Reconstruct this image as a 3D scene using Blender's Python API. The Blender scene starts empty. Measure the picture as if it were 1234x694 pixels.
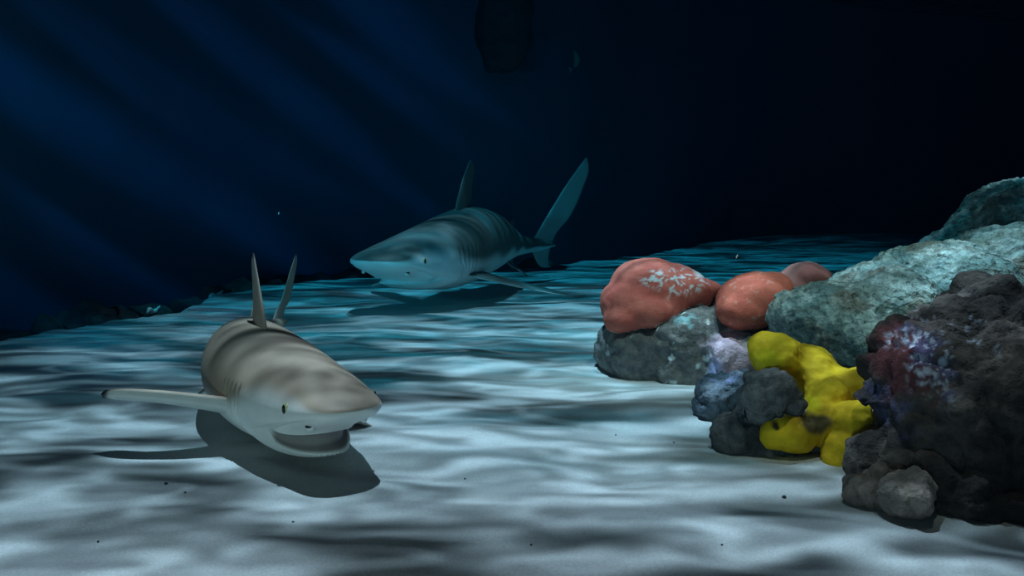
import bpy, bmesh, math, random
import numpy as np
from mathutils import Vector, Matrix, noise

random.seed(4)
SC = bpy.context.scene
COL = SC.collection
R = math.radians

# ------------------------------------------------------------------ camera
CAM_H, FPX, HORIZON = 0.572, 1069.0, 225.0
cam_data = bpy.data.cameras.new('camera')
cam = bpy.data.objects.new('camera', cam_data)
COL.objects.link(cam)
cam.location = (0, 0, CAM_H)
cam.rotation_euler = (R(90), 0, 0)
cam_data.sensor_width = 36.0
cam_data.lens = 36.0 * FPX / 1234.0
cam_data.shift_y = -(347.0 - HORIZON) / 1234.0
cam_data.clip_start = 0.02
cam_data.clip_end = 200
SC.camera = cam

# ------------------------------------------------------------------ world, lights, exposure
vs = SC.view_settings
vs.view_transform = 'Standard'
vs.look = 'None'
vs.gamma = 1.0
vs.use_curve_mapping = False
vs.exposure = 0.0

world = bpy.data.worlds.new('world')
SC.world = world
world.use_nodes = True
bg = world.node_tree.nodes['Background']
bg.inputs[0].default_value = (0.010, 0.045, 0.10, 1)
bg.inputs[1].default_value = 0.22


def lamp(name, kind, loc, target, energy, color, **kw):
    d = bpy.data.lights.new(name, kind)
    d.energy = energy
    d.color = color
    for k, v in kw.items():
        setattr(d, k, v)
    o = bpy.data.objects.new(name, d)
    COL.objects.link(o)
    o.location = loc
    o.rotation_euler = (Vector(target) - Vector(loc)).to_track_quat('-Z', 'Y').to_euler()
    return o


# main lamp high above the rippled surface, slightly behind the sharks
lamp('main_lamp', 'SPOT', (-0.35, 3.6, 9.5), (0.80, 1.85, 0), 10200, (1.0, 0.66, 0.71),
     spot_size=R(45), spot_blend=1.0, shadow_soft_size=0.045)
# teal lamp over the far half of the tank
lamp('back_lamp', 'SPOT', (-0.3, 5.6, 10.5), (0.6, 5.7, 0), 5400, (0.09, 0.62, 0.76),
     spot_size=R(46), spot_blend=1.0, shadow_soft_size=0.05)
# added low fill light in front, brightening the faces turned to the camera
lamp('added_front_fill', 'SPOT', (-1.15, -1.5, 0.36), (-0.15, 2.6, 0.30), 185, (1.0, 0.62, 0.56),
     spot_size=R(48), spot_blend=1.0, shadow_soft_size=0.12)
# added teal fill light, unseen on the left, to brighten the far shark
lamp('added_far_fill', 'SPOT', (-1.75, 1.3, 0.75), (-0.15, 4.5, 0.45), 150, (0.08, 0.66, 0.74),
     spot_size=R(36), spot_blend=1.0, shadow_soft_size=0.08)
# warm lamp over the reef
lamp('reef_lamp', 'SPOT', (0.85, 1.5, 3.6), (1.02, 2.55, 0.2), 680, (1.0, 0.56, 0.44),
     spot_size=R(41), spot_blend=1.0, shadow_soft_size=0.05)


# blue wash added over the left wall, streaks drawn as noise in its strength
def wall_wash():
    o = lamp('added_wall_wash', 'SPOT', (-0.25, -1.2, 1.5), (-1.75, 4.9, 1.30), 300, (0.03, 0.48, 1.0),
             spot_size=R(42), spot_blend=0.8, shadow_soft_size=0.03)
    d = o.data
    d.use_nodes = True
    nt = d.node_tree
    em = nt.nodes['Emission']
    tc = nt.nodes.new('ShaderNodeTexCoord')
    m1 = nt.nodes.new('ShaderNodeMapping')
    m1.inputs['Rotation'].default_value = (0, 0, R(33))
    m2 = nt.nodes.new('ShaderNodeMapping')
    m2.inputs['Scale'].default_value = (2.4, 19, 0.0)
    m2.inputs['Location'].default_value = (3.3, 1.7, 0.0)
    nz = nt.nodes.new('ShaderNodeTexNoise')
    nz.inputs['Scale'].default_value = 1.0
    nz.inputs['Detail'].default_value = 1.2
    nz.inputs['Distortion'].default_value = 0.4
    rp = nt.nodes.new('ShaderNodeMapRange')
    rp.interpolation_type = 'SMOOTHSTEP'
    rp.inputs['From Min'].default_value = 0.44
    rp.inputs['From Max'].default_value = 0.74
    rp.inputs['To Min'].default_value = 0.22
    rp.inputs['To Max'].default_value = 2.1
    nt.links.new(tc.outputs['Normal'], m1.inputs[0])
    nt.links.new(m1.outputs[0], m2.inputs[0])
    nt.links.new(m2.outputs[0], nz.inputs['Vector'])
    nt.links.new(nz.outputs['Fac'], rp.inputs['Value'])
    nt.links.new(rp.outputs[0], em.inputs['Strength'])


wall_wash()


# ------------------------------------------------------------------ helpers
def P(px, py, d):
    """World point seen at a picture position at a given distance."""
    return Vector(((px - 617) * d / FPX, d, CAM_H - (py - HORIZON) * d / FPX))


def G(px, py):
    """Point of the sand seen at a picture position."""
    d = CAM_H * FPX / (py - HORIZON)
    return Vector(((px - 617) * d / FPX, d, 0))


def tag(o, label=None, cat=None, group=None, kind=None):
    for k, v in (('label', label), ('category', cat), ('group', group), ('kind', kind)):
        if v:
            o[k] = v
    return o


def empty(name, loc):
    o = bpy.data.objects.new(name, None)
    o.location = loc
    o.empty_display_size = 0.05
    COL.objects.link(o)
    return o


def mesh_obj(name, verts, faces, mat, cols=None, parent=None, origin=None, smooth=True):
    v = np.asarray(verts, dtype=np.float64)
    org = np.zeros(3) if origin is None else np.asarray(origin, dtype=np.float64)
    me = bpy.data.meshes.new(name)
    me.from_pydata((v - org).tolist(), [], faces if isinstance(faces, list) else faces.tolist())
    if cols is not None:
        a = me.color_attributes.new('Col', 'FLOAT_COLOR', 'POINT')
        c = np.ones((len(v), 4), dtype=np.float32)
        c[:, :3] = cols
        a.data.foreach_set('color', c.ravel())
    me.validate()
    if smooth:
        me.polygons.foreach_set('use_smooth', [True] * len(me.polygons))
    me.materials.append(mat)
    me.update()
    o = bpy.data.objects.new(name, me)
    COL.objects.link(o)
    if parent is not None:
        o.parent = parent
        o.location = Vector(org.tolist()) - parent.location
    else:
        o.location = org.tolist()
    return o


def hermite(xs, ys, q):
    """Smooth interpolation through points (finite-difference tangents)."""
    xs = np.asarray(xs, float); ys = np.asarray(ys, float); q = np.asarray(q, float)
    d = np.diff(ys) / np.diff(xs)
    m = np.empty_like(ys)
    m[0], m[-1] = d[0], d[-1]
    for i in range(1, len(ys) - 1):
        a, b = d[i - 1], d[i]
        m[i] = 0 if a * b <= 0 else 2 * a * b / (a + b)
    i = np.clip(np.searchsorted(xs, q, side='right') - 1, 0, len(xs) - 2)
    h = xs[i + 1] - xs[i]
    t = np.clip((q - xs[i]) / h, 0, 1)
    return ((2 * t**3 - 3 * t**2 + 1) * ys[i] + (t**3 - 2 * t**2 + t) * h * m[i]
            + (-2 * t**3 + 3 * t**2) * ys[i + 1] + (t**3 - t**2) * h * m[i + 1])


def sstep(a, b, x):
    t = np.clip((np.asarray(x, float) - a) / (b - a), 0, 1)
    return t * t * (3 - 2 * t)


def mix(a, b, t):
    t = np.asarray(t)[..., None]
    return np.asarray(a) * (1 - t) + np.asarray(b) * t


def fbm(pts, scale, octaves=4, off=0.0):
    s = Vector((off, off * 1.7, off * 0.3))
    return np.array([noise.fractal(Vector(p) * scale + s, 1.0, 2.0, octaves) for p in pts.tolist()])


def cells(pts, scale, off=0.0):
    s = Vector((off, off * 1.3, off * 2.1))
    out = np.empty((len(pts), 2))
    for i, p in enumerate(pts.tolist()):
        d = noise.voronoi(Vector(p) * scale + s)[0]
        out[i] = d[0], d[1]
    return out


# ------------------------------------------------------------------ materials
def new_mat(name):
    m = bpy.data.materials.new(name)
    m.use_nodes = True
    nt = m.node_tree
    return m, nt, nt.nodes['Principled BSDF']


def nd(nt, kind, **kw):
    n = nt.nodes.new(kind)
    for k, v in kw.items():
        if k in n.inputs:
            n.inputs[k].default_value = v
        else:
            setattr(n, k, v)
    return n


def surface_mat(name, rough=0.8, spec=0.3, vary=0.3, vscale=30, bumps=((60, 0.3, 0.004),), base=None, vor=None):
    """Vertex colour 'Col' (or a base colour) varied by noise, with noise and cell bumps."""
    m, nt, b = new_mat(name)
    b.inputs['Roughness'].default_value = rough
    b.inputs['Specular IOR Level'].default_value = spec
    tc = nd(nt, 'ShaderNodeTexCoord')
    if base is None:
        c = nd(nt, 'ShaderNodeAttribute', attribute_name='Col')
        cout = c.outputs['Color']
    else:
        c = nd(nt, 'ShaderNodeRGB')
        c.outputs[0].default_value = (*base, 1)
        cout = c.outputs[0]
    nz = nd(nt, 'ShaderNodeTexNoise', Scale=vscale, Detail=6.0, Roughness=0.65)
    nt.links.new(tc.outputs['Object'], nz.inputs['Vector'])
    mr = nd(nt, 'ShaderNodeMapRange')
    mr.inputs['From Min'].default_value = 0.3
    mr.inputs['From Max'].default_value = 0.7
    mr.inputs['To Min'].default_value = 1 - vary
    mr.inputs['To Max'].default_value = 1 + vary
    nt.links.new(nz.outputs['Fac'], mr.inputs['Value'])
    vm = nd(nt, 'ShaderNodeVectorMath', operation='MULTIPLY')
    nt.links.new(cout, vm.inputs[0])
    nt.links.new(mr.outputs[0], vm.inputs[1])
    nt.links.new(vm.outputs[0], b.inputs['Base Color'])
    prev = None
    for sc_, st, dist in bumps:
        n2 = nd(nt, 'ShaderNodeTexNoise', Scale=sc_, Detail=4.0, Roughness=0.6)
        nt.links.new(tc.outputs['Object'], n2.inputs['Vector'])
        bp = nd(nt, 'ShaderNodeBump', Strength=st, Distance=dist)
        nt.links.new(n2.outputs['Fac'], bp.inputs['Height'])
        if prev:
            nt.links.new(prev.outputs[0], bp.inputs['Normal'])
        prev = bp
    if vor:
        v = nd(nt, 'ShaderNodeTexVoronoi', Scale=vor[0])
        nt.links.new(tc.outputs['Object'], v.inputs['Vector'])
        bp = nd(nt, 'ShaderNodeBump', Strength=vor[1], Distance=vor[2])
        nt.links.new(v.outputs['Distance'], bp.inputs['Height'])
        if prev:
            nt.links.new(prev.outputs[0], bp.inputs['Normal'])
        prev = bp
    if prev:
        nt.links.new(prev.outputs[0], b.inputs['Normal'])
    return m


M_SAND = surface_mat('sand', 0.95, 0.1, 0.16, 260, ((330, 0.6, 0.004), (45, 0.25, 0.008)), base=(0.50, 0.51, 0.51))
M_ROCK = surface_mat('grey rock', 0.9, 0.15, 0.42, 45, ((26, 0.8, 0.018), (110, 0.8, 0.006)))
M_BOULDER = surface_mat('crusted boulder', 0.75, 0.3, 0.50, 34, ((30, 0.9, 0.02), (120, 0.6, 0.005)), vor=(48, 0.7, 0.014))
M_CORAL = surface_mat('pink coral', 0.8, 0.2, 0.14, 60, ((220, 0.35, 0.002),), vor=(190, 0.35, 0.002))
M_SPONGE = surface_mat('yellow sponge', 0.8, 0.2, 0.16, 25, ((26, 0.3, 0.008), (130, 0.35, 0.003)))
M_SHARK = surface_mat('shark skin', 0.55, 0.25, 0.07, 14, ((300, 0.08, 0.001),))
M_WALL = surface_mat('blue painted wall', 0.9, 0.05, 0.10, 1.2, ((3, 0.15, 0.03),), base=(0.03, 0.14, 0.22))
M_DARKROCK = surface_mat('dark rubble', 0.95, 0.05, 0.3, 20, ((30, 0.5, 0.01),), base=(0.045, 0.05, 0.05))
M_PALE = surface_mat('pale fragment', 0.8, 0.2, 0.2, 60, ((90, 0.3, 0.003),), base=(0.70, 0.68, 0.62))
M_IRIS = surface_mat('eye iris', 0.25, 0.5, 0.1, 200, ((80, 0.0, 0.001),), base=(0.52, 0.52, 0.28))
M_PUPIL = surface_mat('eye pupil', 0.15, 0.6, 0.0, 200, ((80, 0.0, 0.001),), base=(0.006, 0.006, 0.007))
M_FISH = surface_mat('dim fish', 0.7, 0.2, 0.2, 60, ((90, 0.1, 0.001),), base=(0.05, 0.10, 0.10))
M_TOOTH = surface_mat('teeth', 0.4, 0.4, 0.05, 200, ((80, 0.0, 0.001),), base=(0.80, 0.80, 0.78))


def water_mats():
    # body of water: absorbs red first, scatters a little blue
    m = bpy.data.materials.new('water')
    m.use_nodes = True
    nt = m.node_tree
    nt.nodes.remove(nt.nodes['Principled BSDF'])
    out = nt.nodes['Material Output']
    ab = nd(nt, 'ShaderNodeVolumeAbsorption', Density=0.30)
    ab.inputs['Color'].default_value = (0.05, 0.68, 0.78, 1)
    sc_ = nd(nt, 'ShaderNodeVolumeScatter', Density=0.003, Anisotropy=0.3)
    sc_.inputs['Color'].default_value = (0.08, 0.5, 1.0, 1)
    ad = nd(nt, 'ShaderNodeAddShader')
    nt.links.new(ab.outputs[0], ad.inputs[0])
    nt.links.new(sc_.outputs[0], ad.inputs[1])
    nt.links.new(ad.outputs[0], out.inputs['Volume'])
    # rippled surface: bands of light put in as noise in its transparent colour
    s = bpy.data.materials.new('water surface')
    s.use_nodes = True
    nt = s.node_tree
    nt.nodes.remove(nt.nodes['Principled BSDF'])
    out = nt.nodes['Material Output']
    tc = nd(nt, 'ShaderNodeTexCoord')

    def field(scale, rot, sx, sy, detail, dist):
        mp = nd(nt, 'ShaderNodeMapping')
        mp.inputs['Rotation'].default_value = (0, 0, R(rot))
        mp.inputs['Scale'].default_value = (sx, sy, 1)
        nt.links.new(tc.outputs['Object'], mp.inputs[0])
        n = nd(nt, 'ShaderNodeTexNoise', Scale=scale, Detail=detail, Distortion=dist)
        nt.links.new(mp.outputs[0], n.inputs['Vector'])
        return n.outputs['Fac']

    def rng(x, a, b, c, d_):
        r = nd(nt, 'ShaderNodeMapRange', interpolation_type='SMOOTHSTEP')
        for k, v in zip(('From Min', 'From Max', 'To Min', 'To Max'), (a, b, c, d_)):
            r.inputs[k].default_value = v
        nt.links.new(x, r.inputs['Value'])
        return r.outputs[0]

    def op(o, a, b):
        n = nd(nt, 'ShaderNodeMath', operation=o)
        for i, v in enumerate((a, b)):
            if isinstance(v, (int, float)):
                n.inputs[i].default_value = v
            else:
                nt.links.new(v, n.inputs[i])
        return n.outputs[0]

    broad = rng(field(1.0, -6, 2.0, 5.6, 1.6, 0.9), 0.40, 0.64, 0.04, 0.84)
    fine = rng(field(1.0, 7, 6.5, 17.0, 1.5, 1.0), 0.37, 0.65, 0.38, 1.2)
    n3 = field(1.0, 4, 1.5, 5.0, 1.0, 1.6)
    ridge = op('ABSOLUTE', op('SUBTRACT', n3, 0.5), 0)
    lines = rng(ridge, 0.0, 0.03, 0.25, 0.0)
    tot = op('ADD', op('MULTIPLY', broad, fine), lines)
    tr = nd(nt, 'ShaderNodeBsdfTransparent')
    cmb = nd(nt, 'ShaderNodeCombineXYZ')
    for i in range(3):
        nt.links.new(tot, cmb.inputs[i])
    nt.links.new(cmb.outputs[0], tr.inputs['Color'])
    nt.links.new(tr.outputs[0], out.inputs['Surface'])
    return m, s


M_WATER, M_SURF = water_mats()

# ------------------------------------------------------------------ the setting: sand, wall, water
EDGE = [(-1.97, 0.0), (-1.93, 2.4), (-1.86, 3.22), (-1.79, 3.68), (-1.60, 3.98), (-1.54, 4.5), (-1.40, 5.15),
        (-1.2, 5.42), (-0.8, 5.6), (0.0, 6.2), (0.5, 6.7), (1.2, 7.6), (1.9, 8.7), (4.4, 10.4), (8.0, 11.5)]
WALL = [(-2.65, -1.0), (-2.50, 2.0), (-2.32, 3.6), (-2.10, 4.7), (-1.75, 5.6), (-1.1, 6.3), (0.0, 7.1),
        (1.3, 8.8), (2.6, 9.9), (4.6, 11.0), (8.2, 12.2)]


def chain(points, n):
    p = np.array(points, float)
    d = np.r_[0, np.cumsum(np.linalg.norm(np.diff(p, axis=0), axis=1))]
    q = np.linspace(0, d[-1], n)
    return np.c_[hermite(d, p[:, 0], q), hermite(d, p[:, 1], q)]


EDGE_PTS = chain(EDGE, 400)
EDGE_DIR = np.gradient(EDGE_PTS, axis=0)


def edge_dist(x, y):
    """Signed distance past the sand's rim (positive on the wall side)."""
    out = np.empty(x.shape)
    for i in range(0, len(x), 4000):
        dx = x[i:i + 4000, None] - EDGE_PTS[None, :, 0]
        dy = y[i:i + 4000, None] - EDGE_PTS[None, :, 1]
        d2 = dx * dx + dy * dy
        k = d2.argmin(1)
        r = np.arange(len(k))
        cr = EDGE_DIR[k, 0] * dy[r, k] - EDGE_DIR[k, 1] * dx[r, k]
        out[i:i + 4000] = np.sqrt(d2[r, k]) * np.sign(cr)
    return out


def sand_height(x, y):
    pts = np.c_[x, y, np.zeros_like(x)]
    b = fbm(pts * np.array([0.9, 1.6, 1]), 1.6, 3, 3.1)
    rp = fbm(pts * np.array([2.2, 6.0, 1]), 1.5, 3, 8.2)
    z = 0.014 * b + 0.006 * rp
    z += 0.10 * np.exp(-(((x - 3.6) / 1.5)**2 + ((y - 8.9) / 0.55)**2))     # low bank of sand far back
    j = fbm(pts, 3.2, 3, 1.4) * 0.09 + fbm(pts, 11, 2, 5.0) * 0.03
    e = edge_dist(x, y) + j
    z -= 0.32 * sstep(-0.02, 0.20, e)
    return z


def build_floor():
    ny, nx = 300, 330
    ys = 0.35 * (12.6 / 0.35)**(np.linspace(0, 1, ny))
    u = np.linspace(-1, 1, nx)
    Y = np.repeat(ys, nx)
    X = np.tile(u, ny) * (Y * 0.72 + 1.4)
    Z = sand_height(X, Y)
    v = np.c_[X, Y, Z]
    i = np.arange((ny - 1) * nx).reshape(ny - 1, nx)[:, :-1].ravel()
    f = np.c_[i, i + 1, i + nx + 1, i + nx]
    o = mesh_obj('floor', v, f, M_SAND)
    tag(o, 'pale sand bed with light ripples', kind='structure')


def build_wall():
    n, nz = 120, 24
    c = chain(WALL, n)
    v = []
    for k in range(nz):
        z = -0.4 + 4.2 * k / (nz - 1)
        for q in c:
            v.append((q[0], q[1], z))
    v = np.array(v)
    w = fbm(v, 0.8, 3, 2.2) * 0.05
    v[:, 1] += w
    v[:, 0] -= w * 0.6
    v[:, 0] += .16 * v[:, 2] * np.clip(-v[:, 0] / 2.0, 0, 1)      # inward lean added to keep the overhead lamps off the wall
    v[:, 1] -= .16 * v[:, 2] * sstep(4.5, 6.5, v[:, 1])
    i = np.arange((nz - 1) * n).reshape(nz - 1, n)[:, :-1].ravel()
    f = np.c_[i, i + n, i + n + 1, i + 1]
    o = mesh_obj('wall_back', v, f, M_WALL)
    tag(o, 'dark blue curved wall of the tank', kind='structure')


def build_water():
    lo, hi = (-9, -6, -0.9), (12, 14, 2.60)
    bm = bmesh.new()
    bmesh.ops.create_cube(bm, size=1)
    for q in bm.verts:
        q.co = Vector([(lo[i] + hi[i]) / 2 + q.co[i] * (hi[i] - lo[i]) for i in range(3)])
    me = bpy.data.meshes.new('water')
    bm.to_mesh(me)
    bm.free()
    me.materials.append(M_WATER)
    o = bpy.data.objects.new('water', me)
    COL.objects.link(o)
    tag(o, 'clear blue water filling the tank', kind='structure')
    n = 60
    xs = np.linspace(-9, 12, n)
    ys = np.linspace(-6, 14, n)
    X, Y = np.meshgrid(xs, ys)
    v = np.c_[X.ravel(), Y.ravel(), np.zeros(n * n)]
    v[:, 2] = 2.66 + 0.02 * fbm(v, 0.8, 2)
    i = np.arange((n - 1) * n).reshape(n - 1, n)[:, :-1].ravel()
    s = mesh_obj('water_surface', v, np.c_[i, i + 1, i + n + 1, i + n], M_SURF)
    tag(s, 'rippled surface of the water overhead', kind='structure')


build_floor()
build_wall()
build_water()


# ------------------------------------------------------------------ sharks
class Spine:
    def __init__(self, pts, roll=0.0, roll_end=0.0, length=2.0):
        p = np.array(pts, float)
        d = np.r_[0, np.cumsum(np.linalg.norm(np.diff(p, axis=0), axis=1))]
        # smooth chain with Catmull-Rom tangents
        m = np.gradient(p, d, axis=0)
        q = np.linspace(0, d[-1], 400)
        i = np.clip(np.searchsorted(d, q, side='right') - 1, 0, len(d) - 2)
        h = (d[i + 1] - d[i])[:, None]
        t = ((q - d[i]) / (d[i + 1] - d[i]))[:, None]
        c = ((2 * t**3 - 3 * t**2 + 1) * p[i] + (t**3 - 2 * t**2 + t) * h * m[i]
             + (-2 * t**3 + 3 * t**2) * p[i + 1] + (t**3 - t**2) * h * m[i + 1])
        self.s = np.r_[0, np.cumsum(np.linalg.norm(np.diff(c, axis=0), axis=1))]
        self.c = c
        self.roll, self.roll_end, self.L = roll, roll_end, length
        T = np.gradient(c, self.s, axis=0)
        self.T = T / np.linalg.norm(T, axis=1)[:, None]

    def map(self, loc):
        """straight shark space (back, left, up; metres) -> world"""
        loc = np.atleast_2d(np.asarray(loc, float))
        X = loc[:, 0]
        Xc = np.clip(X, 0, self.s[-1])
        pos = np.stack([np.interp(Xc, self.s, self.c[:, k]) for k in range(3)], 1)
        T = np.stack([np.interp(Xc, self.s, self.T[:, k]) for k in range(3)], 1)
        T /= np.linalg.norm(T, axis=1)[:, None]
        pos += T * (X - Xc)[:, None]
        U = np.array([0, 0, 1.0]) - T[:, 2:3] * T
        U /= np.linalg.norm(U, axis=1)[:, None]
        Lf = np.cross(U, -T)
        a = self.roll + (self.roll_end - self.roll) * np.clip(X / self.L, 0, 1)
        ca, sa = np.cos(a)[:, None], np.sin(a)[:, None]
        U2 = U * ca + Lf * sa
        L2 = Lf * ca - U * sa
        return pos + L2 * loc[:, 1:2] + U2 * loc[:, 2:3]


class Geo:
    def __init__(self):
        self.v, self.f, self.c, self.n = [], [], [], 0

    def add(self, v, f, c):
        self.v.append(v); self.c.append(c)
        self.f += (np.asarray(f) + self.n).tolist() if not isinstance(f, list) else [[a + self.n for a in q] for q in f]
        self.n += len(v)

    def arrays(self):
        return np.concatenate(self.v), self.f, np.concatenate(self.c)


W_TAB = ([0, .004, .012, .03, .06, .10, .15, .20, .28, .36, .45, .55, .65, .72, .78, .84, .90], None)


def shark(name, label, L, spine, pal, mouth_open=1.0, girth=1.0, pec=None, dorsal_h=1.0, tips=1.0, caudal=None, head_w=1.0, tail_z=1.0):
    """Body with all its fins as one mesh; eyes, nasal flaps and teeth as parts."""
    grey, white, black, dark_mouth = pal['top'], pal['belly'], pal['tip'], pal['mouth']
    st = np.unique(np.concatenate([
        [0.0002, 0.001, 0.002, 0.004, 0.007], np.linspace(.01, .055, 26), np.linspace(.056, .085, 44), np.linspace(.088, .17, 46),
        np.linspace(.172, .30, 100), np.linspace(.305, .90, 90)]).round(5))
    q = np.sqrt(st)
    hq = np.sqrt

    def tab(xs, ys):
        return hermite(hq(np.array(xs)), ys, q)
    w = tab([0, .004, .012, .03, .06, .10, .15, .20, .28, .36, .45, .55, .65, .72, .78, .84, .90],
            [0, .025, .040, .054, .064, .072, .078, .081, .084, .083, .076, .061, .042, .029, .020, .013, .004])
    w *= 1 + (head_w - 1) * np.clip(1 - (st - .05) / .2, 0, 1)
    t = tab([0, .004, .012, .03, .06, .10, .16, .25, .38, .50, .60, .70, .78, .84, .90],
            [0, .006, .011, .020, .031, .044, .058, .073, .081, .071, .052, .034, .023, .017, .006])
    b = tab([0, .004, .012, .03, .06, .075, .10, .16, .25, .35, .45, .55, .65, .72, .78, .84, .90],
            [0, .006, .011, .019, .029, .034, .045, .060, .074, .078, .069, .050, .032, .022, .017, .013, .004])
    w, t, b = w * girth, t * girth, b * girth
    M = 120
    th = np.linspace(0, 2 * math.pi, M, endpoint=False)
    co, si = np.cos(th), np.sin(th)
    S = st[:, None]
    nt_ = 2.05
    nb = 2.0 + 1.5 * (1 - sstep(.06, .22, S))
    n_ = np.where(si[None, :] >= 0, nt_, nb)
    ex = 2.0 / n_
    Yl = w[:, None] * np.sign(co) * np.abs(co)[None, :]**ex
    Zt = t[:, None] * np.abs(si)[None, :]**ex
    Zb = -b[:, None] * np.abs(si)[None, :]**ex
    Zl = np.where(si[None, :] >= 0, Zt, Zb)
    Xl = np.repeat(S, M, 1)
    # mouth: station lines bend to follow the jaw, gape folds inwards, lower jaw drops
    ub = sstep(0.02, 0.45, -si)[None, :]
    ym = 0.062 * head_w * girth
    W = sstep(.008, .05, S) * (1 - sstep(.085, .24, S))
    ya = np.abs(Yl)
    lat = np.clip(1 - (ya / ym)**2, 0, 1)
    mask = sstep(0.0, 0.16, lat) * ub
    op = mouth_open
    sl, sr = .0600, .0740
    drop = sstep(sr - .0005, sr, S) * (1 - sstep(sr + .001, .165, S))
    Zl = Zl - 0.034 * op * drop * np.sqrt(lat) * ub
    Zl = Zl - 0.010 * np.minimum((ya / ym)**2, 1.0) * ub * sstep(.03, .06, S) * (1 - sstep(.10, .20, S))
    kl, kr = np.searchsorted(st, sl), np.searchsorted(st, sr)
    g = np.clip((S - sl) / (sr - sl), 0, 1)
    inside = ((S > sl) & (S < sr)) * mask
    gx = hermite([0, .15, .38, .55, .82, 1], [0, .006, .016, .017, .001, -.010], g)
    gz = hermite([0, .12, .38, .60, .88, 1], [0, .02, .25, .62, .90, 1], g)
    Zg = Zl[kl][None, :] * (1 - gz) + Zl[kr][None, :] * gz
    Zl = Zl * (1 - inside) + Zg * inside
    Xl = Xl + (0.072 / ym**2) * np.minimum(ya, ym * 1.1)**2 * W * ub
    Xl = Xl + gx * inside * min(1.0, op * 1.5) * np.sqrt(lat)
    Xl = Xl - 0.010 * op * np.sqrt(lat) * ub * mask * (S >= sr) * (1 - sstep(sr, .13, S))
    Yl = Yl * (1 - 0.10 * np.sin(math.pi * g) * inside)
    gape = sstep(.03, .12, g) * (1 - sstep(.80, .93, g)) * inside
    lip = np.exp(-((S - .0585) / .0018)**2) * mask
    Zl -= 0.0012 * lip
    # gill slits
    gd = np.zeros_like(Xl)
    for k in range(5):
        c0 = .196 + .0135 * k
        path = c0 + 0.012 * (si[None, :] - 0.0)**2 * np.sign(si)[None, :] * -1
        g = np.exp(-((S - path) / .0022)**2) * sstep(-.62, -.42, si)[None, :] * (1 - sstep(.22, .40 - .02 * k, si))[None, :]
        gd = np.maximum(gd, g)
    Yl = Yl * (1 - 0.03 * gd)
    # colours
    thr = 0.06 + 0.34 * sstep(.0, .07, S) * (1 - sstep(.12, .24, S)) - 0.34 * sstep(.10, .34, S) + 0.10 * sstep(.5, .75, S)
    edge = thr + 0.10 * np.sin(S * 40 + 1.0) * sstep(.2, .4, S)
    soft = 0.17 + 0.16 * sstep(.01, .06, S) * (1 - sstep(.15, .25, S))
    f = sstep(-1.0, 1.0, (si[None, :] - edge) / soft)
    col = mix(white, grey, f)
    col = mix(col, np.array(grey) * 0.72, 0.55 * sstep(.6, 1.0, si)[None, :] * np.ones_like(S))
    col = mix(col, np.array(dark_mouth), np.clip(gape, 0, 1))
    col = mix(col, np.array(grey) * 0.45, 0.40 * gd)
    v = np.stack([Xl, Yl, Zl], -1).reshape(-1, 3) * L
    ns = len(st)
    i = np.arange(ns - 1)[:, None] * M
    j = np.arange(M)[None, :]
    j2 = (j + 1) % M
    faces = np.stack([i + j, i + j2, i + M + j2, i + M + j], -1).reshape(-1, 4).tolist()
    faces.append([k for k in range(M)][::-1])
    faces.append([(ns - 1) * M + k for k in range(M)])
    geo = Geo()
    geo.add(spine.map(v), faces, col.reshape(-1, 3))

    def surf(s, sn, side):
        """point of the body's side at station s, height fraction sn"""
        k = np.searchsorted(st, s)
        ang = math.asin(sn)
        jj = int(round((ang if side > 0 else math.pi - ang) / (2 * math.pi) * M)) % M
        return np.array([Xl[k, jj], Yl[k, jj], Zl[k, jj]]) * L

    def fin(le, te, to_local, thick, colfn, nv=40, nu=14, flare=2.2, taper=.8):
        le = np.array(le, float); te = np.array(te, float)

        def res(p):
            d = np.r_[0, np.cumsum(np.linalg.norm(np.diff(p, axis=0), axis=1))]
            d /= d[-1]
            x = np.linspace(0, 1, nv)
            m = np.gradient(p, d, axis=0)
            out = []
            for xx in x:
                ii = min(max(np.searchsorted(d, xx, side='right') - 1, 0), len(d) - 2)
                h = d[ii + 1] - d[ii]
                tt = (xx - d[ii]) / h
                out.append((2 * tt**3 - 3 * tt**2 + 1) * p[ii] + (tt**3 - 2 * tt**2 + tt) * h * m[ii]
                           + (-2 * tt**3 + 3 * tt**2) * p[ii + 1] + (tt**3 - tt**2) * h * m[ii + 1])
            return np.array(out)
        A, B = res(le), res(te)
        vv = np.linspace(0, 1, nv)
        uu = (1 - np.cos(np.linspace(0, math.pi, nu))) / 2
        prof = 1.48 * np.sqrt(uu) * (1 - uu) + 0.06 * (1 - uu) * uu
        pts, cols = [], []
        for k in range(nv):
            tk = thick * (1 - taper * vv[k]) * (1 + flare * math.exp(-vv[k] / .07))
            if k == nv - 1:
                tk *= 0.1
            loop = [(uu[m], prof[m] * tk) for m in range(nu)] + [(uu[m], -prof[m] * tk) for m in range(nu - 2, 0, -1)]
            for u_, h_ in loop:
                p2 = A[k] * (1 - u_) + B[k] * u_
                pts.append(to_local(p2[0], p2[1], h_))
                cols.append(colfn(vv[k], u_, h_))
        Mn = 2 * nu - 2
        fs = []
        for k in range(nv - 1):
            for m in range(Mn):
                m2 = (m + 1) % Mn
                fs.append([k * Mn + m, k * Mn + m2, (k + 1) * Mn + m2, (k + 1) * Mn + m])
        fs.append(list(range(Mn))[::-1])
        fs.append([(nv - 1) * Mn + m for m in range(Mn)])
        geo.add(spine.map(np.array(pts) * L), fs, np.array(cols))

    g0, w0, k0 = np.array(grey), np.array(white), np.array(black)

    def col_plain(v_, u_, h_):
        c = g0 * 0.95 + w0 * 0.05
        e = sstep(.90, 1.0, v_) * tips
        return c * (1 - e) + k0 * e

    def tz(s):
        return float(np.interp(s, st, t))

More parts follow.
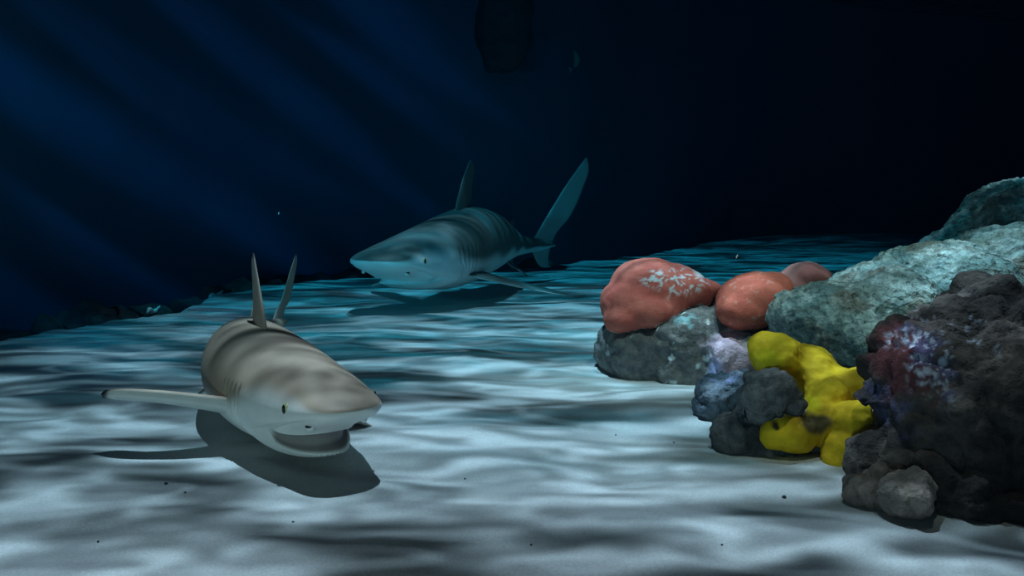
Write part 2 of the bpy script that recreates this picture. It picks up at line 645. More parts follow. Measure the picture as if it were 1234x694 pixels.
    def bz(s):
        return float(np.interp(s, st, b))

    H = dorsal_h
    z0 = tz(.36)
    fin([(.300, z0 - .034), (.330, z0 + .022 * H), (.362, z0 + .070 * H), (.396, z0 + .112 * H)],
        [(.405, z0 - .036), (.402, z0 + .012), (.408, z0 + .060 * H), (.416, z0 + .096 * H), (.402, z0 + .1118 * H)],
        lambda a, c, h: (a, h, c), .0105, col_plain)
    z1 = tz(.66)
    fin([(.630, z1 - .008), (.655, z1 + .014), (.680, z1 + .028)], [(.695, z1 - .016), (.700, z1 - .002), (.690, z1 + .0275)],
        lambda a, c, h: (a, h, c), .005, col_plain, nv=20)
    z2 = -bz(.66)
    fin([(.635, z2 + .008), (.660, z2 - .014), (.690, z2 - .030)], [(.690, z2 + .014), (.696, z2 - .004), (.698, z2 - .0295)],
        lambda a, c, h: (a, h, c), .005, col_plain, nv=20)
    # tail: leading edge from lower tip over the stalk to the upper tip
    cd = caudal or {}
    k_ = cd.get('scale', 1.0)
    up = cd.get('up', 1.0)

    def cx(a):
        return .80 + (a - .80) * k_

    le = [(cx(.868), -.100 * k_ * tail_z), (cx(.835), -.052 * k_), (cx(.800), -.012), (.795, .006), (cx(.815), .026 * k_),
          (cx(.865), .080 * k_ * up), (cx(.925), .150 * k_ * up), (cx(.985), .215 * k_ * up)]
    te = [(cx(.872), -.099 * k_ * tail_z), (cx(.866), -.050 * k_), (cx(.868), -.010), (cx(.876), .008), (cx(.885), .022 * k_),
          (cx(.930), .064 * k_ * up), (cx(.976), .140 * k_ * up), (cx(.995), .190 * k_ * up), (cx(.990), .214 * k_ * up)]

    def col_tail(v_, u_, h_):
        tm = cd.get('pale', .1)  # higher values whiten the tail skin as if light fell on it
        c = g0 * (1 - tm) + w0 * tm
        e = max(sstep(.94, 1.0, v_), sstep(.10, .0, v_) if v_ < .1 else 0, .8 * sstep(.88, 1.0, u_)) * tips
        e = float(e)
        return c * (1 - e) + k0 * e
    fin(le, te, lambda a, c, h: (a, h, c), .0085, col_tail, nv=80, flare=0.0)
    # paired fins
    pec = pec or {}
    for side in (1, -1):
        o = dict(dihedral=-18, sweep=0.0, length=.19, bend=0.0, twist=6, chord=1.0, base=.228, zf=.52)
        o.update(pec.get(side, {}))
        dh, tw = R(o['dihedral']), R(o['twist'])
        l, ch = o['length'], o['chord']
        base = np.array([o['base'], side * float(np.interp(.24, st, w)) * 0.80, -bz(.24) * o['zf']])
        e_span = np.array([0, side * math.cos(dh), math.sin(dh)])
        e_nrm = np.array([0, -side * math.sin(dh), math.cos(dh)])
        e_ch = np.array([math.cos(tw), 0, -math.sin(tw)])

        def to_loc(a, c, h, base=base, e_span=e_span, e_nrm=e_nrm, e_ch=e_ch, o=o, l=l):
            p = base + e_span * c + e_ch * (a + o['sweep'] * c) + e_nrm * (h + o['bend'] * (max(c, 0) / l)**2)
            return tuple(p)

        def col_pec(v_, u_, h_):
            c = g0 if h_ >= 0 else w0
            if h_ < 0.0008 and u_ < .12:
                c = g0 * .4 + w0 * .6
            e = float(sstep(.90, .965, v_)) * tips
            return np.array(c) * (1 - e) + k0 * e
        fin([(0, -.03), (.002, .0), (.016, .30 * l), (.040, .65 * l), (.072, .92 * l), (.100, 1.0 * l)],
            [(.086 * ch, -.03), (.080 * ch, .0), (.082 * ch, .22 * l), (.100 * ch, .60 * l), (.116, .88 * l), (.110, .992 * l)],
            to_loc, o.get('thick', .0095), col_pec, flare=1.2, taper=o.get('taper', .8))
        b2 = np.array([.50, side * .045 * girth, -bz(.52) * 0.72])
        d2 = R(-38)
        s2 = np.array([0, side * math.cos(d2), math.sin(d2)])
        n2 = np.array([0, -side * math.sin(d2), math.cos(d2)])
        fin([(0, -.015), (.012, .02), (.036, .055)], [(.055, -.015), (.055, .02), (.052, .0545)],
            lambda a, c, h, b2=b2, s2=s2, n2=n2: tuple(b2 + np.array([a + .15 * c, 0, 0]) + s2 * c + n2 * h),
            .005, col_pec, nv=20, flare=1.0)

    org = np.array(spine.map([[.35 * L, 0, 0]])[0])
    org[2] = 0.0
    root = empty(name, org.tolist())
    tag(root, label, 'shark')
    v, fcs, c = geo.arrays()
    mesh_obj('body', v, fcs, M_SHARK, c, root, org)

    # eyes, nasal flaps
    def blob(pname, center, radii, mat, parent, tilt=0.0, cols=None):
        bm = bmesh.new()
        bmesh.ops.create_uvsphere(bm, u_segments=20, v_segments=14, radius=1)
        pts = np.array([q.co[:] for q in bm.verts])
        fs = [[q.index for q in fc.verts] for fc in bm.faces]
        bm.free()
        p = pts * np.array(radii)
        ca, sa = math.cos(tilt), math.sin(tilt)
        p = np.c_[p[:, 0] * ca - p[:, 1] * sa, p[:, 0] * sa + p[:, 1] * ca, p[:, 2]]
        wv = spine.map(p + center)
        return mesh_obj(pname, wv, fs, mat, cols, parent, origin=None if parent is None else wv.mean(0))
    for side in (1, -1):
        e = surf(.074, .17, side)
        er = .0074 * L
        eye = blob('eye', e - np.array([0, side * er * .68, 0]), (er, er, er), M_IRIS, root)
        mesh_child = blob('pupil', e + np.array([-er * .38, side * er * .17, er * .02]), (er * .34, er * .24, er * .74), M_PUPIL, None)
        wv = np.array([q.co[:] for q in mesh_child.data.vertices])
        mesh_child.parent = eye
        mesh_child.location = -(Vector(eye.location) + root.location)
        e2 = surf(.031, -.74, side)
        cc = blob('nostril', e2 + np.array([.001 * L, -side * .0005 * L, -.0005 * L]), (.0045 * L, .0030 * L, .0022 * L), M_PUPIL, root, tilt=side * .7)
        cc['label'] = 'dark nostril opening'
        fl = blob('nasal_flap', e2 + np.array([.0026 * L, -side * .0030 * L, -.0036 * L]), (.0056 * L, .0040 * L, .0042 * L), M_TOOTH, root, tilt=side * .7)
        fl['label'] = 'pale flap below the nostril'
    # fine row of lower teeth along the jaw
    k = np.searchsorted(st, sr)
    tv, tf = [], []
    row = [jj for jj in range(M) if mask[k, jj] > .35]
    for jj in row:
        for sub in (0, .5):
            j2 = (jj + 1) % M
            p = np.array([Xl[k, jj], Yl[k, jj], Zl[k, jj]]) * (1 - sub) + np.array([Xl[k, j2], Yl[k, j2], Zl[k, j2]]) * sub
            p = p * L
            r_, h_ = .0012 * L, .0040 * L
            n0 = len(tv)
            for a in range(4):
                tv.append(p + np.array([r_ * math.cos(a * math.pi / 2), r_ * math.sin(a * math.pi / 2), -.0012 * L]))
            tv.append(p + np.array([.0006 * L, 0, h_]))
            for a in range(4):
                tf.append([n0 + a, n0 + (a + 1) % 4, n0 + 4])
    wv = spine.map(np.array(tv))
    to = mesh_obj('teeth', wv, tf, M_TOOTH, None, root, wv.mean(0), smooth=False)
    to['label'] = 'fine white teeth along the lower jaw'
    return root


PAL1 = dict(top=(0.40, 0.30, 0.225), belly=(0.92, 0.91, 0.87), tip=(0.010, 0.010, 0.014), mouth=(0.30, 0.27, 0.26))
PAL2 = dict(top=(0.13, 0.155, 0.15), belly=(0.86, 0.88, 0.88), tip=(0.06, 0.07, 0.07), mouth=(0.80, 0.80, 0.80))

sp1 = Spine([(-0.292, 1.675, 0.149), (-0.370, 1.780, 0.132), (-0.525, 2.005, 0.118), (-0.680, 2.29, 0.116), (-0.765, 2.60, 0.116),
             (-0.765, 2.95, 0.116), (-0.765, 3.20, 0.116)], length=1.62)
shark('blacktip_shark', 'brownish grey shark with black fin tips gliding open-mouthed just above bright sand', 1.62, sp1, PAL1,
      mouth_open=0.72, head_w=.94, girth=.94, dorsal_h=.93, caudal=dict(scale=1.0, up=.64),
      pec={-1: dict(dihedral=18, sweep=-.05, length=.166, chord=.88, bend=.0, twist=23, thick=.016, zf=.12, taper=.45),
           1: dict(dihedral=-25, sweep=-.45, length=.105)})

SP2 = [(-0.675, 4.22, 0.218), (-0.585, 4.39, 0.197), (-0.385, 4.67, 0.218), (-0.225, 5.03, 0.25), (-0.08, 5.42, 0.22),
       (0.06, 5.75, 0.185), (0.24, 5.98, 0.18), (0.55, 6.22, 0.18)]
sp2 = Spine([(x * .92, y * .92, CAM_H - (CAM_H - z) * .92) for x, y, z in SP2], length=2.12)
shark('grey_shark', 'larger teal grey shark with tall tail painted as if lit swimming in dim water beside dark wall', 2.12, sp2, PAL2,
      mouth_open=0.22, girth=1.12, tips=0.4, head_w=1.22, dorsal_h=1.02,
      pec={1: dict(dihedral=-16, sweep=.2, length=.20), -1: dict(dihedral=-16, sweep=.2, length=.20)},
      caudal=dict(scale=1.2, up=1.0, pale=.55), tail_z=.55)  # tail colour lightened in place of light on it


# ------------------------------------------------------------------ rocks, corals, sponge
def lumps_mesh(lumps, voxel, boxy=2.0, smooth=4):
    """Union of stretched balls as one smooth skin."""
    bm = bmesh.new()
    for lp in lumps:
        c, r = Vector(lp[0]), lp[1]
        rot = lp[2] if len(lp) > 2 else (0, 0, 0)
        mt = Matrix.Translation(c) @ Matrix.Rotation(R(rot[2]), 4, 'Z') @ Matrix.Rotation(R(rot[1]), 4, 'Y') @ \
            Matrix.Rotation(R(rot[0]), 4, 'X') @ Matrix.Diagonal((r[0], r[1], r[2], 1))
        new = bmesh.ops.create_icosphere(bm, subdivisions=4, radius=1)['verts']
        for q in new:
            k = sum(abs(a)**boxy for a in q.co)**(-1 / boxy)
            q.co = mt @ (q.co * k)
    me = bpy.data.meshes.new('tmp')
    bm.to_mesh(me)
    bm.free()
    o = bpy.data.objects.new('tmp', me)
    COL.objects.link(o)
    md = o.modifiers.new('r', 'REMESH')
    md.mode = 'VOXEL'
    md.voxel_size = voxel
    sm = o.modifiers.new('s', 'SMOOTH')
    sm.iterations = smooth
    dg = bpy.context.evaluated_depsgraph_get()
    ev = o.evaluated_get(dg)
    m2 = ev.to_mesh()
    n = len(m2.vertices)
    v = np.empty(n * 3); m2.vertices.foreach_get('co', v)
    nr = np.empty(n * 3); m2.vertices.foreach_get('normal', nr)
    f = [list(p.vertices) for p in m2.polygons]
    ev.to_mesh_clear()
    bpy.data.objects.remove(o)
    bpy.data.meshes.remove(me)
    return v.reshape(-1, 3), nr.reshape(-1, 3), f


def rock(name, label, cat, lumps, mat, colfn, voxel=0.008, big=(5, 0.03), mid=(16, 0.012), fine=(50, 0.004),
         crag=None, seed=0.0, group=None, boxy=2.0, smooth=4):
    v, n, f = lumps_mesh(lumps, voxel, boxy, smooth)
    d = big[1] * fbm(v, big[0], 2, seed + 1) + mid[1] * fbm(v, mid[0], 3, seed + 2) + fine[1] * fbm(v, fine[0], 2, seed + 3)
    if crag:
        c = cells(v, crag[0], seed)
        d += crag[1] * (np.clip(c[:, 1] - c[:, 0], 0, .35) / .35 - 0.7)
    v = v + n * d[:, None]
    col = colfn(v, n, d)
    org = [(v[:, 0].min() + v[:, 0].max()) / 2, (v[:, 1].min() + v[:, 1].max()) / 2, max(0.0, v[:, 2].min())]
    o = mesh_obj(name, v, f, mat, col, None, org)
    tag(o, label, cat, group)
    ROCKS.append(o)
    return o


ROCKS = []


def spot(v, center, radius, seed, soft=.35, scale=14):
    """Irregular patch of its own colour: 1 inside, 0 outside."""
    d = np.linalg.norm((v - np.array(center)) / np.array(radius), axis=1)
    return 1 - sstep(1 - soft, 1 + soft, d + 0.55 * fbm(v, scale, 3, seed))


def specks(v, lo, hi, scale, seed):
    return sstep(lo, hi, fbm(v, scale, 3, seed))


GREY = (0.17, 0.165, 0.165)
DARK = (0.085, 0.075, 0.075)


def c_base(v, n, d):
    k = fbm(v, 9, 3, 4.4)
    c = mix((0.14, 0.135, 0.14), (0.24, 0.22, 0.21), sstep(-.4, .5, k))
    c = mix(c, (0.66, 0.47, 0.58), .95 * spot(v, P(884, 428, 2.46), (.062, .2, .050), 2.2))
    c = mix(c, (0.36, 0.40, 0.70), .7 * spot(v, P(872, 458, 2.40), (.045, .14, .04), 5.2))
    c = mix(c, (0.40, 0.66, 0.72), .9 * spot(v, P(822, 382, 2.70), (.045, .10, .022), 3.2, scale=20) * specks(v, -.25, .1, 30, 7))
    c = mix(c, (0.85, 0.88, 0.9), .8 * specks(v, .52, .60, 22, 9.1))
    return c


rock('reef_rock', 'mottled grey rock with lilac patch under the pink corals', 'rock',
     [(P(778, 425, 2.80), (.135, .17, .105)), (P(835, 425, 2.76), (.155, .18, .135)), (P(880, 434, 2.64), (.10, .15, .095)),
      (P(850, 395, 2.98), (.14, .14, .14)), (P(905, 400, 2.88), (.14, .14, .14))],
     M_ROCK, c_base, .008, (5, .022), (15, .010), (55, .005), crag=(12, .008), seed=1, boxy=3.4)


def c_pink(v, n, d):
    k = fbm(v, 12, 3, 1.4)
    c = mix((0.56, 0.115, 0.085), (0.67, 0.165, 0.12), sstep(-.5, .5, k))
    w = spot(v, P(815, 340, 2.78), (.085, .2, .045), 1.2) * specks(v, .14, .26, 75, 3.3)
    w = np.maximum(w, spot(v, P(851, 333, 2.74), (.025, .2, .012), 6.2))
    return mix(c, (0.78, 0.84, 0.86), .85 * w)


rock('coral', 'large rounded pink coral dome with white flecks on grey rock', 'coral',
     [(P(782, 355, 2.85), (.130, .15, .115)), (P(760, 368, 2.80), (.095, .13, .080)), (P(752, 385, 2.74), (.065, .09, .045)),
      (P(780, 376, 2.73), (.085, .09, .050)), (P(818, 346, 2.88), (.11, .12, .072), (0, 18, 0)), (P(848, 345, 2.90), (.065, .09, .032), (0, 8, 0))],
     M_CORAL, c_pink, .007, (5, .010), (14, .004), (60, .0012), seed=4, boxy=2.2, smooth=22)


def c_pink2(v, n, d):
    k = fbm(v, 12, 3, 6.4)
    c = mix((0.60, 0.125, 0.085), (0.70, 0.17, 0.115), sstep(-.5, .5, k))
    return mix(c, (0.85, 0.6, 0.5), .3 * specks(v, .5, .62, 60, 2.0))


rock('coral', 'smooth round salmon coral head between pink dome and teal boulder', 'coral',
     [(P(908, 361, 2.64), (.108, .12, .080), (0, -8, 0)), (P(897, 374, 2.60), (.082, .09, .060)), (P(930, 349, 2.66), (.07, .08, .05))],
     M_CORAL, c_pink2, .007, (6, .010), (14, .004), (60, .0012), seed=7, smooth=16)

rock('coral', 'small dim red coral peeping out behind the salmon coral head', 'coral',
     [(P(972, 336, 3.35), (.09, .11, .06)), (P(960, 356, 3.35), (.12, .12, .10)), (P(975, 400, 3.35), (.14, .14, .17))],
     M_CORAL, lambda v, n, d: mix((0.36, 0.10, 0.08), (0.45, 0.14, 0.11), sstep(-.5, .5, fbm(v, 12, 2, 2))),
     .010, (6, .014), (14, .006), (60, .0015), seed=9)


def c_teal(v, n, d):
    k = fbm(v * np.array([1, 1, 1.5]), 6, 4, 2.4)
    c = mix((0.20, 0.30, 0.29), (0.42, 0.54, 0.52), sstep(-.45, .5, k))
    c = mix(c, (0.26, 0.22, 0.17), .65 * specks(v, .08, .45, 7, 5.5))
    c = mix(c, (0.12, 0.20, 0.21), .6 * specks(v, .22, .5, 16, 8.5))
    c = mix(c, (0.75, 0.86, 0.84), .55 * specks(v, .2, .5, 26, 1.5))
    return c


rock('boulder', 'long teal boulder with crusted skin lying behind yellow sponge and dark rock', 'rock',
     [(P(962, 384, 2.50), (.075, .13, .065), (0, 14, 0)), (P(1000, 385, 2.52), (.15, .20, .11), (0, -18, 0)),
      (P(1060, 385, 2.58), (.20, .25, .16), (0, -20, 0)), (P(1135, 372, 2.72), (.24, .30, .20), (0, -16, 0)),
      (P(1215, 365, 2.86), (.28, .34, .245), (0, -10, 0)), (P(1310, 365, 2.95), (.30, .36, .26)),
      (P(1040, 410, 2.36), (.085, .12, .075)), (P(1150, 480, 2.75), (.42, .35, .2))],
     M_BOULDER, c_teal, .009, (4, .03), (13, .008), (45, .005), crag=(34, .006), seed=11)

rock('boulder', 'tall grey green boulder rising at the back of the reef above the long teal one', 'rock',
     [(P(1240, 330, 3.55), (.36, .34, .38)), (P(1175, 360, 3.55), (.34, .32, .30), (0, -25, 0)), (P(1330, 330, 3.6), (.45, .40, .42)),
      (P(1110, 390, 3.5), (.28, .3, .24)), (P(1215, 262, 3.62), (.20, .22, .13), (0, -22, 0))],
     M_BOULDER, lambda v, n, d: c_teal(v, n, d) * np.array([1.0, .80, .72]), .012, (4, .03), (12, .010), (45, .006), crag=(30, .007), seed=14)


def c_dark(v, n, d):
    k = fbm(v, 8, 4, 7.4)
    c = mix((0.048, 0.040, 0.037), (0.150, 0.120, 0.105), sstep(-.4, .6, k))
    c = mix(c, (0.20, 0.062, 0.068), .8 * spot(v, P(1092, 425, 1.66), (.062, .14, .080), 4.2, scale=22))
    c = mix(c, (0.22, 0.055, 0.075), .6 * spot(v, P(1080, 462, 1.60), (.03, .12, .03), 4.9, scale=26))
    b = spot(v, P(1130, 428, 1.64), (.030, .16, .052), 2.7, scale=30)
    b = np.maximum(b, spot(v, P(1090, 500, 1.60), (.026, .14, .052), 3.1, scale=30))
    c = mix(c, (0.14, 0.14, 0.30), .7 * b * specks(v, -.35, .25, 26, 3.3))
    s = spot(v, P(1126, 440, 1.64), (.040, .18, .050), 1.1) * specks(v, .12, .26, 95, 5.1)
    s = np.maximum(s, spot(v, P(1094, 533, 1.57), (.012, .1, .006), 9.1))
    s = np.maximum(s, .4 * spot(v, P(1180, 405, 1.68), (.07, .2, .03), 3.6) * specks(v, .38, .46, 60, 2.1))
    return mix(c, (0.62, 0.66, 0.80), .9 * s)


rock('reef_rock', 'big rugged dark brown rock with violet and red stains in front', 'rock',
     [(P(1172, 440, 1.82), (.160, .17, .140)), (P(1138, 468, 1.76), (.14, .15, .14)), (P(1200, 520, 1.72), (.20, .20, .20)),
      (P(1120, 522, 1.72), (.105, .12, .13)), (P(1158, 390, 1.86), (.085, .09, .055)), (P(1215, 405, 1.90), (.12, .14, .12)),
      (P(1260, 470, 1.80), (.18, .20, .20)), (P(1205, 600, 1.60), (.12, .10, .08)), (P(1290, 600, 1.62), (.20, .16, .14)),
      (P(1080, 505, 1.76), (.055, .07, .05), (0, 10, 0)), (P(1075, 560, 1.72), (.08, .09, .07)), (P(1140, 580, 1.64), (.10, .09, .075)),
      (P(1044, 482, 1.74), (.036, .045, .023))],
     M_ROCK, c_dark, .007, (5, .030), (14, .013), (55, .005), crag=(11, .020), seed=21, boxy=2.3)


def c_grey(v, n, d):
    return mix((0.10, 0.10, 0.105), (0.21, 0.20, 0.20), sstep(-.4, .5, fbm(v, 16, 3, 3.4)))


rock('reef_rock', 'grey lumpy rock sitting against the front of the yellow sponge', 'rock',
     [(P(928, 474, 1.93), (.062, .07, .055)), (P(950, 482, 1.93), (.035, .05, .04)), (P(912, 462, 1.95), (.03, .05, .03)), (P(925, 500, 1.96), (.05, .06, .05))],
     M_ROCK, c_grey, .005, (9, .016), (26, .008), (70, .003), crag=(22, .006), seed=31)


def c_violet(v, n, d):
    c = mix((0.10, 0.12, 0.15), (0.19, 0.21, 0.25), sstep(-.4, .5, fbm(v, 16, 3, 6.4)))
    c = mix(c, (0.32, 0.36, 0.70), .8 * spot(v, P(868, 456, 2.14), (.035, .1, .028), 5.2))
    return mix(c, (0.6, 0.8, 0.85), .8 * spot(v, P(880, 447, 2.13), (.03, .1, .010), 2.2))


rock('reef_rock', 'blue violet stained rock at the foot of the lilac patch', 'rock',
     [(P(870, 474, 2.24), (.062, .08, .042)), (P(892, 472, 2.22), (.055, .08, .055)), (P(878, 490, 2.24), (.085, .08, .036))],
     M_ROCK, c_violet, .005, (9, .016), (24, .010), (70, .003), crag=(20, .008), seed=33)

rock('reef_rock', 'dark wedge shaped rock on sand left of the yellow lobe', 'rock',
     [(P(890, 525, 1.97), (.062, .07, .055)), (P(912, 510, 1.99), (.05, .07, .07)), (P(925, 538, 1.95), (.07, .06, .04)), (P(882, 540, 1.97), (.05, .06, .03))],
     M_ROCK, lambda v, n, d: c_grey(v, n, d) * .72, .005, (9, .014), (24, .009), (70, .003), crag=(18, .007), seed=35)

rock('reef_rock', 'low flat dark rock under the yellow sponge with a notch to the sand', 'rock',
     [(P(955, 556, 1.92), (.07, .07, .025)), (P(930, 553, 1.93), (.06, .06, .022)), (P(978, 545, 1.98), (.05, .06, .06)), (P(985, 520, 2.02), (.06, .06, .07))],
     M_ROCK, lambda v, n, d: c_grey(v, n, d) * .55, .005, (9, .010), (24, .007), (70, .003), seed=37)


def c_yellow(v, n, d):
    k = fbm(v, 10, 3, 2.4)
    c = mix((0.62, 0.38, 0.012), (0.92, 0.59, 0.02), sstep(-.4, .4, k))
    c = mix(c, (0.95, 0.76, 0.02), .8 * spot(v, P(935, 440, 1.93), (.035, .1, .03), 4.4))
    c = mix(c, (0.92, 0.74, 0.02), .7 * spot(v, P(988, 488, 1.85), (.025, .1, .02), 4.9))
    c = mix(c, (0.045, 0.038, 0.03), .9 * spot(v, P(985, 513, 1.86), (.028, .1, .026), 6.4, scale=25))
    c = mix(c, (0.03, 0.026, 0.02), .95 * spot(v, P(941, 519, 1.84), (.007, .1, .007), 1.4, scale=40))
    return c


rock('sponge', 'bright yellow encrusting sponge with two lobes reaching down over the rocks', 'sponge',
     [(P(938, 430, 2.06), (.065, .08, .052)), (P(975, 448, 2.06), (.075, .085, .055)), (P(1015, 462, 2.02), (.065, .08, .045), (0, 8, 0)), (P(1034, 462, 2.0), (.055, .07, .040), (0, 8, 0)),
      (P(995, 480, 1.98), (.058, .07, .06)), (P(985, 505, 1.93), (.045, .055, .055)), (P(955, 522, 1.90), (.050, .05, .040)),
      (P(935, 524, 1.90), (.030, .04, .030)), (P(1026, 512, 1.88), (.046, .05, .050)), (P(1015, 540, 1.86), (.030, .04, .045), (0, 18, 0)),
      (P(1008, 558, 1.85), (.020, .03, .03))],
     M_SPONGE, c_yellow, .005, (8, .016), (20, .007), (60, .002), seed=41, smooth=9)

rock('reef_rock', 'pale brown small stone with a dark cleft at the front foot of the dark rock', 'rock',
     [(P(1045, 592, 1.60), (.045, .045, .033)), (P(1062, 584, 1.61), (.04, .045, .038))],
     M_ROCK, lambda v, n, d: c_grey(v, n, d) * np.array([1.7, 1.4, 1.2]), .004, (12, .010), (30, .007), (80, .002), crag=(24, .006), seed=51)
rock('reef_rock', 'light brown rounded stone on sand beside the small cleft stone', 'rock',
     [(P(1088, 597, 1.54), (.050, .045, .034)), (P(1097, 588, 1.55), (.042, .042, .036))],
     M_ROCK, lambda v, n, d: c_grey(v, n, d) * np.array([2.3, 1.9, 1.6]), .004, (12, .010), (30, .006), (80, .002), crag=(20, .005), seed=53)



def carve(objs, gap):
    """Trim each rock by the ones before it, so that they touch without running into each other."""
    def box(o):
        c = np.array([q.co[:] for q in o.data.vertices]) + np.array(o.location)
        return c.min(0), c.max(0)
    made = {}

    def cutter(o):
        if o.name not in made:
            c = bpy.data.objects.new('cutter', o.data.copy())
            c.location = o.location
            n = len(c.data.vertices)
            co, nr = np.empty(n * 3), np.empty(n * 3)
            c.data.vertices.foreach_get('co', co)
            c.data.vertices.foreach_get('normal', nr)
            c.data.vertices.foreach_set('co', co + gap * (6 if o.name == 'boulder' else 1) * nr)
            COL.objects.link(c)
            made[o.name] = c
        return made[o.name]
    bx = [box(o) for o in objs]
    for o in objs:
        cutter(o)
    for a in range(1, len(objs)):
        o = objs[a]
        for b in range(a):
            if (bx[a][0] < bx[b][1]).all() and (bx[b][0] < bx[a][1]).all():
                md = o.modifiers.new('trim', 'BOOLEAN')
                md.operation = 'DIFFERENCE'
                md.solver = 'MANIFOLD'
                md.object = cutter(objs[b])
        if len(o.modifiers):
            dg = bpy.context.evaluated_depsgraph_get()
            me = bpy.data.meshes.new_from_object(o.evaluated_get(dg))
            o.modifiers.clear()
            if len(me.polygons) > 50:
                old = o.data
                o.data = me
                bpy.data.meshes.remove(old)
    for c in made.values():
        me = c.data
        bpy.data.objects.remove(c)
        bpy.data.meshes.remove(me)


carve(ROCKS, .003)

# ------------------------------------------------------------------ dark rubble past the sand's rim, fragments, specks
RUBBLE = []
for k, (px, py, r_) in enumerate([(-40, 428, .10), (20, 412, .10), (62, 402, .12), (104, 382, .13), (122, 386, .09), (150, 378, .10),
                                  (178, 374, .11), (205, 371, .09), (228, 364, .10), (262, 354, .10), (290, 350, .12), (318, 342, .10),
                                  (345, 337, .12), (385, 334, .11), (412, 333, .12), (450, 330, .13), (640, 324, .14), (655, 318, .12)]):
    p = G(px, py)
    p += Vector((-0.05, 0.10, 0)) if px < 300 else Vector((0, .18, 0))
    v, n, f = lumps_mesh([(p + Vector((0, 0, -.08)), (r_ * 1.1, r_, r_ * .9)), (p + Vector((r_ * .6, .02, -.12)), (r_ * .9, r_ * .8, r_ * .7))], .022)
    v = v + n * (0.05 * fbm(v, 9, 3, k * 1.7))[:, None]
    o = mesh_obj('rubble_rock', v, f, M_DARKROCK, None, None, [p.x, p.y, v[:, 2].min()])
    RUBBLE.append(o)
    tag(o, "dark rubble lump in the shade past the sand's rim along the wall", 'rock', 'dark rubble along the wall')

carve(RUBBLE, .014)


def fragment(label, a, b, r_):
    a, b = Vector(a), Vector(b)
    n = 9
    v, f = [], []
    ax = (b - a).normalized()
    s = ax.cross(Vector((0, 0, 1))).normalized()
    u = s.cross(ax)
    for k in range(n):
        t = k / (n - 1)
        c = a.lerp(b, t) + u * (.012 * math.sin(t * 7)) + s * (.01 * math.cos(t * 5))
        rr = r_ * (.25 + math.sin(math.pi * min(max(t, .05), .95))) * (1 + .25 * math.sin(k * 2.3))
        for m in range(8):
            v.append(c + (s * math.cos(m * math.pi / 4) + u * math.sin(m * math.pi / 4) * .7) * rr)
    for k in range(n - 1):
        for m in range(8):
            f.append([k * 8 + m, k * 8 + (m + 1) % 8, (k + 1) * 8 + (m + 1) % 8, (k + 1) * 8 + m])
    f += [list(range(8))[::-1], [(n - 1) * 8 + m for m in range(8)]]
    o = mesh_obj('coral_fragment', v, f, M_PALE, None, None, list((a + b) / 2 - Vector((0, 0, r_))))
    tag(o, label, 'fragment')


fragment('bright pale coral splinter lying on the dark rubble nearest the two sharks', P(250, 360, 4.62), P(268, 352, 4.72), .016)
fragment('faint pale coral splinter on the dark rubble further from the sharks', P(175, 377, 4.05), P(192, 371, 4.15), .013)

# vague dark shape of unknown kind high by the wall, a small pale fish, drifting specks
v, n, f = lumps_mesh([(P(608, 30, 6.15), (.20, .22, .34)), (P(612, -60, 6.15), (.27, .30, .40)), (P(597, 62, 6.15), (.11, .14, .16))], .03, 2.0, 8)
v = v + n * (.04 * fbm(v, 5, 3, 4.2))[:, None]
o = mesh_obj('dark_shape', v, f, M_DARKROCK, None, None, [v[:, 0].mean(), v[:, 1].mean(), v[:, 2].min()])
tag(o, 'vague black shape hanging high above the tail of the larger shark', 'rock')


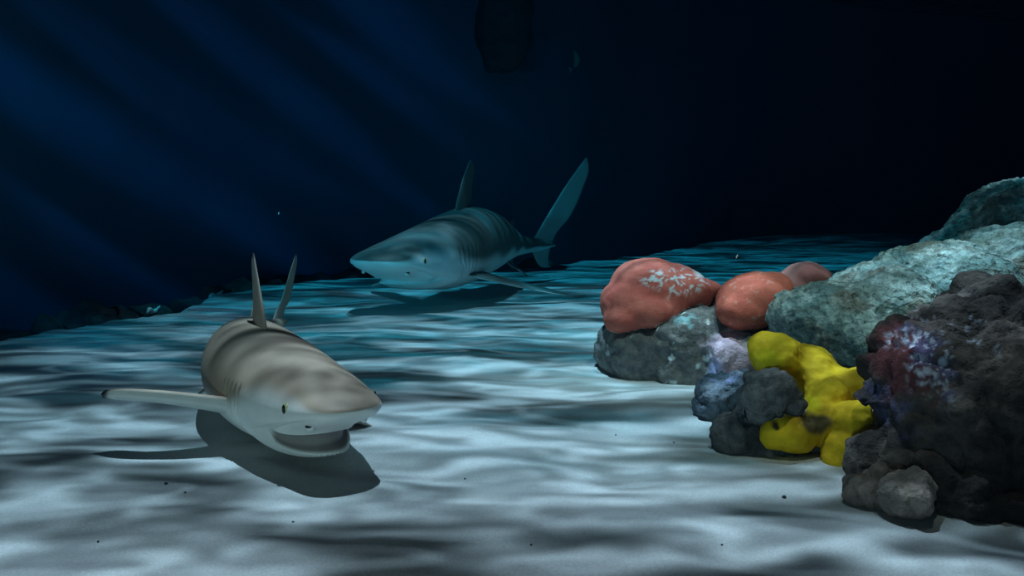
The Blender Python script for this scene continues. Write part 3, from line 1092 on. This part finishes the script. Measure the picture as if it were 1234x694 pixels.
def small_fish():
    root = empty('small_fish', P(693, 72, 5.2))
    tag(root, 'tiny faint pale fish curled in the dark water high up', 'fish')
    L, N, M = .125, 24, 14
    v, f = [], []

    def at(t, y, z):
        a = -0.9 + 2.0 * t                      # the fish bends along an arc
        r = L * .5
        c = Vector((r * math.cos(a) - r * .8, .35 * r * math.sin(a), -r * math.sin(a)))
        nrm = Vector((math.cos(a), 0, -math.sin(a)))
        return root.location + c + nrm * z + Vector((.3, 1, 0)).normalized() * y
    for k in range(N):
        t = k / (N - 1)
        h = L * .15 * max(.03, math.sin(math.pi * min(1, t * 1.12 + .04))**.8)
        for m in range(M):
            th = 2 * math.pi * m / M
            v.append(at(t, .45 * h * math.cos(th), h * math.sin(th)))
    for k in range(N - 1):
        for m in range(M):
            f.append([k * M + m, k * M + (m + 1) % M, (k + 1) * M + (m + 1) % M, (k + 1) * M + m])
    f += [list(range(M))[::-1], [(N - 1) * M + m for m in range(M)]]
    mesh_obj('body', v, f, M_FISH, None, root, list(root.location))
    fv, ff = [], []
    for y in (-.0012, .0012):
        for t, z in ((.92, 0), (1.12, .022), (1.07, .0), (1.12, -.022)):
            fv.append(at(t, y, z))
    ff = [[0, 1, 2, 3], [7, 6, 5, 4]] + [[a, (a + 1) % 4 + 0, (a + 1) % 4 + 4, a + 4] for a in range(4)]
    mesh_obj('tail_fin', fv, ff, M_FISH, None, root, list(root.location), smooth=False)


small_fish()

for px, py, d, r_, lab in ((888, 309, 2.7, .0042, 'bright white drifting flake in the water above the salmon coral head'),
                           (336, 257, 3.2, .0032, 'tiny grey drifting flake in dark water above the tail of the near shark')):
    c = P(px, py, d)
    bm = bmesh.new()
    bmesh.ops.create_icosphere(bm, subdivisions=2, radius=1)
    v = np.array([q.co[:] for q in bm.verts]) * np.array([r_ * .6, r_ * .5, r_ * 1.6])
    f = [[q.index for q in fc.verts] for fc in bm.faces]
    bm.free()
    v[:, 0] += v[:, 2] * .35
    v += .2 * r_ * fbm(v, 260, 2, px)[:, None]
    o = mesh_obj('drifting_flake', v + np.array(c), f, M_TOOTH, None, None, list(c))
    tag(o, lab, 'flake')

for k, (px, py, r_) in enumerate([(200, 585, .0034), (223, 600, .0018), (945, 599, .0036), (742, 520, .0018), (812, 530, .0018), (640, 655, .0018),
                                  (353, 630, .0018), (560, 575, .0018), (870, 655, .0018), (118, 652, .0018)]):
    p = G(px, py)
    z = float(sand_height(np.array([p.x]), np.array([p.y]))[0])
    bm = bmesh.new()
    bmesh.ops.create_icosphere(bm, subdivisions=2, radius=1)
    v = np.array([q.co[:] for q in bm.verts]) * np.array([r_ * 1.1, r_ * 1.2, r_ * .8]) + np.array([p.x, p.y, z + r_ * .4])
    f = [[q.index for q in fc.verts] for fc in bm.faces]
    bm.free()
    v += (0.25 * r_ * fbm(v, 220, 2, k))[:, None]
    o = mesh_obj('pebble', v, f, M_DARKROCK, None, None, [p.x, p.y, z])
    tag(o, 'tiny dark speck of grit lying on the pale sand', 'pebble', 'dark specks on the sand')
